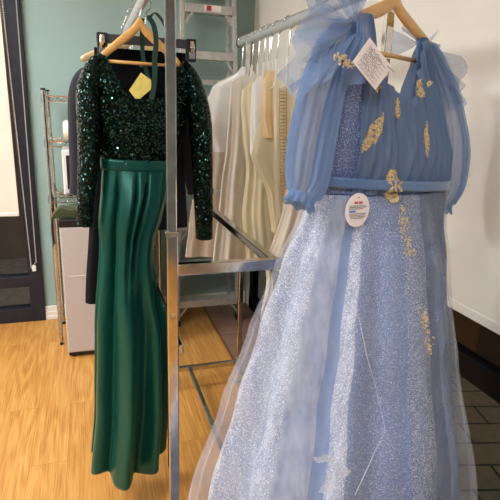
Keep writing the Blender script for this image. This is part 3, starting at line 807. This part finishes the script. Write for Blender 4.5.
# gathered tulle: a seam edge that runs down and across to a small knot
def seam(pts, rr=.0008):
    path = []
    for (u0, z0_), (u1, z1_) in zip(pts, pts[1:]):
        for k in range(10):
            p = hit(u0+(u1-u0)*k/10, z0_+(z1_-z0_)*k/10); path.append(p + Vector((0,-.003,0)))
    for k in range(2): path = [path[0]] + [(path[i-1]+path[i]*2+path[i+1])/4 for i in range(1, len(path)-1)] + [path[-1]]
    return MB().tube(path, rr, 6)
t_edge = tulle('white_tulle_edge', (222,227,236), .5, glitter=.4, vary=.2, gscale=420)
obj('tulle_seam', seam([(-.228,1.06),(-.222,.95),(-.204,.88),(-.196,.785),(-.25,.725),(-.305,.675)]), t_edge, b, smooth=True)
kp = hit(-.325, .75)
for tip, sp in (((-.06,-.004,.028),(.015,0,.02)), ((.012,-.012,-.05),(.04,0,.02)), ((-.03,-.008,-.075),(.05,0,.0)), ((.0,-.012,.03),(.02,0,.02))):
    obj('tulle_gather', petal(kp + Vector((0,-.004,0)), kp + Vector(tip), sp, .006, 3, 0), t_edge, b, smooth=True)
# one applique sewn on the left ruffle
mb = MB()
for i in range(60):
    x = random.uniform(-1,1); y = random.uniform(-1,1)*(1-x*x)**.5
    mb.blob((-.305 + .026*x + .0*y, -.165, 1.568 + .012*y - .006*x), .0024, .0024, .0024, 6, 4)
obj('gold_applique', mb, gold, b)
wooden_hanger('wooden hanger at the end of the right rail carrying the blue tulle gown', at(BL, br_, (-.045, .004, 1.722)), br_+rad(20), .222, .078, .115, hang_wood2, 1.812, hookrot=-br_-rad(20), barw=.19)

# ------------------------------------------------------------------ tags on the blue gown
paper = plain('white_paper', (232,226,226), .7); ink = plain('dark_ink', (88,84,100), .7); red = plain('red_ink', (196,60,64), .6); bluei = plain('blue_ink', (70,130,196), .6); grey_ink = plain('grey_print', (122,118,124), .7)
def tagroot(name, label, p, rz): return thing(name, label, 'tag', at(BL, br_, p), br_+rz)
t = tagroot('price_tag', 'square white paper tag with handwriting pinned at the blue gown left strap', (-.222, -.150, 1.568), 0)
sq = MB(); hw = .041
def rot2(x, z, a=rad(40)): return (x*math.cos(a)-z*math.sin(a), x*math.sin(a)+z*math.cos(a))
ta = rad(-38)
cs = [rot2(x, z, ta) for x, z in ((-hw,-hw*.74),(hw,-hw*.74),(hw,hw*.74),(-hw,hw*.74))]
sq.add([(x,0,z) for x, z in cs] + [(x,.0012,z) for x, z in cs], [(0,1,2,3),(7,6,5,4),(0,4,5,1),(1,5,6,2),(2,6,7,3),(3,7,4,0)])
obj('tag_paper', sq, paper, t)
wr_ = MB(); pr = MB()
for i in range(6):
    z = hw*(.5 - .2*i); x = -hw*.75
    pr.beam((*(lambda q: (q[0], -.0006))(rot2(x, z-.004, ta)), rot2(x, z-.004, ta)[1]), (rot2(hw*.75, z-.004, ta)[0], -.0006, rot2(hw*.75, z-.004, ta)[1]), .0004, .0005)
    last = None
    while x < hw*random.uniform(.3,.72):
        q = rot2(x, z + random.uniform(-.0028,.0028), ta)
        if last and random.random() < .86: wr_.beam((last[0],-.0007,last[1]), (q[0],-.0007,q[1]),   .00045, .0006)
        last = q; x += random.uniform(.0015,.0034)
obj('handwriting', wr_, ink, t); obj('printed_lines', pr, grey_ink, t)
p0 = rot2(hw, hw*.55, ta); q0 = rot2(hw*.72, hw*.55, ta)
obj('pin', MB().tube([(q0[0],-.002,q0[1]),(p0[0]+.012,-.002,p0[1]-.004)], .0008, 6), chrome_worn, t)
t = tagroot('round_label', 'round white card label with red heading hanging below the blue gown belt', (-.205, -.125, 1.262), 0)
rd = MB(); n = 48; ex, ez = .034, .0385
rd.add([(ex*math.cos(2*PI*k/n), y, ez*math.sin(2*PI*k/n)) for y in (0, .0012) for k in range(n)], [tuple(range(n)), tuple(range(n, 2*n))[::-1]] + [(k, n+k, n+(k+1)%n, (k+1)%n) for k in range(n)])
lc = obj('label_card', rd, paper, t)
def stroke_box(mb, x0, x1, z0, z1): mb.box(x0, x1, -.0011, -.0001, z0, z1)
rm = MB()
for i in range(4):
    x = -.0115 + i*.0066; z = .0165
    stroke_box(rm, x, x+.0046, z+.0024, z+.0031); stroke_box(rm, x+.0004, x+.0042, z+.0006, z+.0012); stroke_box(rm, x+.0019, x+.0026, z-.0016, z+.0036)
    if i % 2: stroke_box(rm, x, x+.0006, z-.0014, z+.0024)
    else: stroke_box(rm, x+.0040, x+.0046, z-.0014, z+.0024)
    stroke_box(rm, x, x+.0046, z-.0019, z-.0013)
obj('red_heading', rm, red, t)
gm = MB()
for zr, x0, x1 in ((.0098,-.0235,.021),(.0062,-.0235,.0235),(.0025,-.0235,.014),(-.0085,-.022,.0235),(-.0122,-.0235,.022),(-.0158,-.02,.0235),(-.0194,-.019,.019)):
    x = x0
    while x < x1:
        w_ = random.uniform(.0012,.0032); stroke_box(gm, x, x+w_, zr, zr+random.uniform(.0009,.0015)); x += w_ + random.uniform(.0005,.001)
obj('printed_text', gm, grey_ink, t)
bm_ = MB(); stroke_box(bm_, -.0235, -.006, -.0045, -.0005); obj('blue_stripe', bm_, bluei, t)
obj('tag_hole', MB().tube([(0,-.0008,.0285),(0,.0014,.0285)], .0016, 10), grey_ink, t)

# ================================================================== CREAM CLOTHES ON THE RIGHT RAIL
c_white = cloth('white_cotton', (246,244,240), .8, .02, 900, .2, .15, crease=.25)
c_beige = cloth('beige_linen', (222,209,188), .9, .04, 900, .2, .1, crease=.3)
c_grei = cloth('greige_lace', (230,222,206), .9, .05, 420, .2, .15, crease=.2)
c_yel = cloth('pale_yellow_silk', (244,235,200), .6, .03, 900, .2, .2, crease=.2)
c_pch = cloth('peach_silk', (238,212,166), .6, .04, 900, .2, .2, crease=.2)
c_ivo = cloth('ivory_silk', (236,226,200), .65, .04, 900, .2, .2, crease=.25)
c_ecru = cloth('ecru_chiffon', (230,218,198), .7, .04, 900, .2, .25, crease=.25)
lace_m = plain('lace_trim', (176,152,96), .7, noise=.2, nscale=200)
def hanging(name, label, cat, y, z0, left, right, mat, rip=.008, nrip=7, dep=.03, grp='pale garments on the right rail', slant=0, strap=.03):
    """left / right: outline (z, x offset from the rail) from hem to shoulder"""
    t = thing(name, label, cat, (.735, y, 0), 0, grp)
    Lf = lambda z: interp(z, left); Rf = lambda z: interp(z, right)
    zt = left[-1][0]; ul = left[-1][1]; ur = right[-1][1]
    top = lambda u: interp(u, [(ul, zt), (ul*.35, zt+.035), (0, zt+.025), (ur*.35, zt+.035), (ur, zt)])
    z_ = z0
    o = obj('garment_body', shell(Lf, Rf, lambda z: interp(z, [(z_, dep), (zt-.1, dep*.7), (zt+.03, .01)]), z0, top, 110, 36,
        ripple=lambda a, z: rip*min(1, (zt+.03-z)*2.2)*(math.sin(nrip*a+slant*z) + .5*math.sin(nrip*2.3*a+1)),
        zbot=lambda a: slant*.02*math.cos(a)), mat, t, smooth=True)
    return t
G = []
G.append(hanging('robe', 'long beige linen robe, lowest hem at the back of the right rail', 'robe', 2.49, .72, [(.72,-.275),(.9,-.255),(1.25,-.2),(1.5,-.18),(1.6,-.12)], [(.72,.2),(1.25,.16),(1.5,.15),(1.6,.1)], c_beige, .012, 6))
G.append(hanging('blouse', 'short white cotton blouse at the back of the right rail', 'blouse', 2.42, 1.27, [(1.27,-.168),(1.38,-.205),(1.5,-.19),(1.57,-.165),(1.635,-.05)], [(1.27,.15),(1.5,.18),(1.635,.05)], c_white, .010, 5))
G.append(hanging('dress', 'greige lace dress hanging just in front of the white blouse', 'dress', 2.33, .74, [(.74,-.17),(1.1,-.135),(1.29,-.112),(1.45,-.104),(1.59,-.098)], [(.74,.17),(1.29,.11),(1.59,.09)], c_grei, .009, 8))
G.append(hanging('dress', 'pale yellow silk dress hanging fourth from the rail end', 'dress', 2.24, .76, [(.76,-.02),(1.0,-.05),(1.2,-.035),(1.385,-.062),(1.5,-.075),(1.56,-.07)], [(.76,.16),(1.2,.12),(1.56,.08)], c_yel, .009, 6))
G.append(hanging('camisole', 'narrow white camisole between the yellow dress and the peach top', 'top', 2.16, 1.28, [(1.28,-.045),(1.45,-.052),(1.58,-.05)], [(1.28,.1),(1.58,.07)], c_white, .006, 5))
G.append(hanging('top', 'peach silk top with the highest hem on the right rail', 'top', 2.08, 1.36, [(1.36,-.012),(1.45,-.03),(1.6,-.028)], [(1.36,.06),(1.6,.05)], c_pch, .007, 5))
G.append(hanging('skirt', 'pale yellow pointed wrap skirt under the peach top', 'skirt', 2.11, .93, [(.93,.06),(1.1,.03),(1.28,-.06),(1.36,-.045),(1.42,-.03)], [(.93,.10),(1.1,.12),(1.42,.1)], c_yel, .006, 5))
G.append(hanging('dress', 'ivory dress with ladder lace trim down its left edge', 'dress', 2.0, .90, [(.90,.07),(1.1,.025),(1.23,.01),(1.43,.0),(1.58,-.012)], [(.90,.2),(1.23,.15),(1.58,.1)], c_ivo, .007, 6))
lt = MB()
for i in range(34):
    z = 1.10 + i*.0135; u = interp(z, [(1.1,.04),(1.23,.026),(1.43,.014),(1.58,.005)])
    lt.box(u-.003, u+.03, -.034, -.031, z, z+.005)
for s in (0,.03):
    lt.tube([(interp(z, [(1.1,.04),(1.23,.026),(1.43,.014),(1.58,.005)])+s-.002, -.0325, z) for z in (1.1,1.2,1.3,1.4,1.5,1.56)], .0022, 6)
obj('lace_trim', lt, lace_m, G[-1])
G.append(hanging('dress', 'ecru chiffon dress nearest the blue gown on the right rail', 'dress', 1.88, .84, [(.84,-.05),(1.1,.02),(1.3,.045),(1.45,.05),(1.6,.045)], [(.84,.24),(1.3,.2),(1.6,.13)], c_ecru, .010, 7))
sh = MB(); sh.grid(lambda p, q: Vector((-.05 + (p-.5)*.03*(1-.3*q) + .012*math.sin(q*5), -.02 + .006*math.sin(p*9+q*4), .86 - .26*q - .03*p)), 8, 14)
obj('sash', sh, c_ivo, G[-1], smooth=True, solid=.0015)
hy = [2.49, 2.42, 2.33, 2.24, 2.16, 2.10, 2.08, 2.0, 1.88]
h0 = None
hz = {2.10: 1.34}
clear = plain('clear_plastic', (224,220,212), .15, spec=.6)
for i, y in enumerate(hy):
    if h0 is None:
        h0 = thing('plastic_hanger', 'pale plastic hanger with long chrome hook holding a cream garment', 'hanger', (.735, y, 0), 0, 'long-necked hangers on the right rail')
        obj('hook', MB().tube(hook_path(1.812, 1.66, .022), .0024, 8), chrome, h0, smooth=True)
        obj('hanger_neck', MB().box(-.005, .005, -.003, .003, 1.565, 1.672), clear, h0, bevel=.002)
        obj('hanger_arms', MB().tube([(-.022,0,1.555),(0,0,1.575),(.022,0,1.555)], .004, 8), clear, h0, smooth=True)
    else:
        r = h0.copy(); C.objects.link(r); r.location = (.735, y, 0)
        for c0 in list(h0.children):
            c = c0.copy(); C.objects.link(c); c.parent = r

# ================================================================== STEP LADDER by the back wall
ld = thing('step_ladder', 'aluminium step ladder standing against the teal wall behind the racks', 'ladder', (.755, 3.3, 0))
def rail_pt(s, z, rear=0):
    x = s*(.225 - .062*z/2.1); return (x, (.13 + .012*z) if rear else (-.07 + .055*z), z)
for s in (-1, 1):
    rl = obj('side_rail', MB().beam(rail_pt(s,.0), rail_pt(s,2.5), .028, .06, (0,1,0)), alu, ld, bevel=.003)
    p = rail_pt(s, 0); obj('rubber_foot', MB().box(p[0]-.02, p[0]+.02, p[1]-.038, p[1]+.038, 0, .045), black_plastic, rl, bevel=.004)
    rr = obj('rear_rail', MB().beam(rail_pt(s*.93,.0,1), rail_pt(s*.93,2.45,1), .024, .03, (0,1,0)), alu, ld, bevel=.002)
    sp = MB(); sp.beam((s*.168,.03,1.98), (s*.125,.05,2.06), .012, .02); sp.beam((s*.165,.045,1.97), (s*.165,.10,1.78), .006, .016)
    obj('spreader', sp, alu, ld)
for i in range(9):
    z = .165 + .272*i; w_ = rail_pt(1, z)[0]; y = rail_pt(1, z)[1]
    st = obj('step', MB().box(-w_+.014, w_-.014, y-.04, y+.045, z-.03, z+.02), alu, ld, bevel=.003)
    for s in (-1, 1): obj('step_brace', MB().beam((s*(w_-.016), y-.03, z-.09), (s*(w_-.06), y-.03, z-.03), .003, .014), alu, st)
for i in range(4):
    z = .55 + .545*i; w_ = rail_pt(.93, z, 1)[0]
    obj('rear_brace', MB().beam((-w_, .13+.012*z, z), (w_, .13+.012*z, z), .02, .035), alu, ld, bevel=.002)
lb = MB(); y = rail_pt(1, 2.069)[1]; lb.box(-.03, .075, y-.0425, y-.0395, 2.05, 2.085)
lo = obj('warning_label', lb, plain('label_white', (226,222,214), .5), ld)
lb = MB(); lb.box(-.018, .012, y-.044, y-.042, 2.053, 2.082); obj('red_patch', lb, plain('label_red', (168,50,46), .5), lo)

# ================================================================== WIRE SHELVING, FRIDGE, MICROWAVE
ws = thing('wire_shelf', 'chrome wire shelving unit against the teal wall at the left', 'shelf', (.088, 3.27, 0))
for x in (-.312, .312):
    for y in (-.165, .165):
        po = MB(); po.tube([(x,y,.02),(x,y,1.54)], .0115, 14)
        for k in range(58): po.tube([(x,y,.08+.025*k),(x,y,.083+.025*k)], .0124, 12)
        p_ = obj('post', po, chrome, ws, smooth=False)
        obj('levelling_foot', MB().lathe([(0,0),(.012,0),(.013,.008),(.008,.012),(.008,.03),(0,.03)], (x,y,0), 14), black_plastic, p_, smooth=True)
        obj('post_cap', MB().tube([(x,y,1.54),(x,y,1.55)], .0135, 12), black_plastic, p_)
for z in (1.51, 1.262, .94):
    sh = MB()
    for x in (-.30, .30):
        for dz in (0, -.028): sh.tube([(x,-.165,z+dz),(x,.165,z+dz)], .0035, 6)
    for y in (-.165, .165):
        for dz in (0, -.028): sh.tube([(-.312,y,z+dz),(.312,y,z+dz)], .0038, 6)
        zz = [( -.30 + .6*i/24, y, z - (.028 if i % 2 else 0)) for i in range(25)]
        sh.tube(zz, .0024, 5)
    for i in range(26): sh.tube([(-.29 + .58*i/25, -.165, z+.004),(-.29 + .58*i/25, .165, z+.004)], .0022, 5)
    for y in (-.05, .06): sh.tube([(-.30,y,z-.002),(.30,y,z-.002)], .003, 5)
    for x in (-.312,.312):
        for y in (-.165,.165): sh.tube([(x,y,z-.035),(x,y,z+.008)], .0155, 12)
    obj('wire_deck', sh, chrome, ws)
fg = thing('mini_fridge', 'small pale grey refrigerator with black top on the wood floor under the wire shelving', 'refrigerator', (.068, 3.12, 0))
fb = MB(); fb.box(-.245, .235, -.16, .2, .03, .805); obj('fridge_body', fb, fridge_mat, fg, bevel=.006)
dr_ = obj('fridge_door', MB().box(-.245, .235, -.22, -.165, .035, .805), fridge_mat, fg, bevel=.008)
obj('door_grip', MB().box(-.215, -.12, -.2225, -.2195, .515, .519), plain('grip_line', (228,222,214), .4), dr_)
obj('fridge_top', MB().box(-.248, .238, -.222, .2, .806, .85), black_plastic, fg, bevel=.006)
obj('plinth', MB().box(-.24, .23, -.205, .2, .012, .03), black_plastic, fg)
for x in (-.21, .2):
    for y in (-.18, .16): obj('foot', MB().lathe([(0,0),(.016,0),(.016,.013),(0,.013)], (x,y,0), 12), black_plastic, fg)
mwv = thing('microwave', 'white microwave oven with dark glass door on the middle wire shelf', 'microwave', (.085, 3.24, .9465))
obj('microwave_case', MB().box(-.235, .21, -.14, .16, .008, .27), white_plastic, mwv, bevel=.006)
md = obj('microwave_door', MB().box(-.23, .08, -.156, -.141, .02, .262), white_plastic, mwv, bevel=.004)
obj('door_window', MB().box(-.212, .06, -.159, -.1555, .045, .24), black_plastic, md, bevel=.002)
obj('control_panel', MB().box(.088, .2, -.15, -.141, .02, .262), black_plastic, mwv, bevel=.003)
for x in (-.2,.18):
    for y in (-.12,.14): obj('foot', MB().box(x-.012, x+.012, y-.012, y+.012, 0, .008), black_plastic, mwv)
o = obj('card_box', MB().box(-.035, .06, -.03, .03, 0, .022), plain('yellow_card', (222,178,84), .6, noise=.1), bevel=.002); o.location = (-.07, 3.14, 1.2170)
tag(o, 'small yellow card box on top of the white microwave', 'box')
t = thing('paper_roll', 'white paper towel roll lying on the upper wire shelf', 'paper towel', (.03, 3.17, 1.269))
obj('paper', MB().tube([(-.165,0,.056),(-.16,0,.056),(-.15,0,.056),(.1,0,.056)], [.038,.05,.055,.055], 28), plain('tissue', (236,230,216), .9, noise=.02, bump=.1), t, smooth=True)
obj('cardboard_core', MB().tube([(-.166,0,.056),(.102,0,.056)], .02, 16), plain('core_card', (176,146,108), .8), t)
olive = cloth('olive_towel', (64,69,44), .95, .12, 500, .3, crease=.5)
tw = MB()
tw.grid(lambda p, q: Vector((-.215 + .17*q, 2.93 + .13*p, .853 + .05*math.sin(min(1, q*3)*PI/2) + .008*math.sin(p*9+q*7))), 22, 22)
tw.grid(lambda p, q: Vector((-.2145 - .006*math.sin(q*PI) - .004*math.sin(p*9), 2.93 + .13*p, .853 - .17*q + .01*math.sin(p*5))), 22, 12)
tw.grid(lambda p, q: Vector((-.215 + .17*q, 2.93, .8525 + p*(.05*math.sin(min(1, q*3)*PI/2) + .008*math.sin(q*7)))), 6, 22)
o = obj('towel', tw, olive, smooth=True, solid=.003)
tag(o, 'olive green towel folded on the refrigerator with one end hanging over its left side', 'towel')

# ------------------------------------------------------------------ world and colour management
w = bpy.data.worlds.new('world'); bpy.context.scene.world = w; w.use_nodes = True
bg = w.node_tree.nodes['Background']; bg.inputs['Color'].default_value = (.75,.8,.9,1); bg.inputs['Strength'].default_value = 1.0
vs = bpy.context.scene.view_settings
bpy.context.scene.display_settings.display_device = 'sRGB'
vs.view_transform = 'Standard'; vs.look = 'None'; vs.gamma = 1; vs.use_curve_mapping = False; vs.exposure = 0
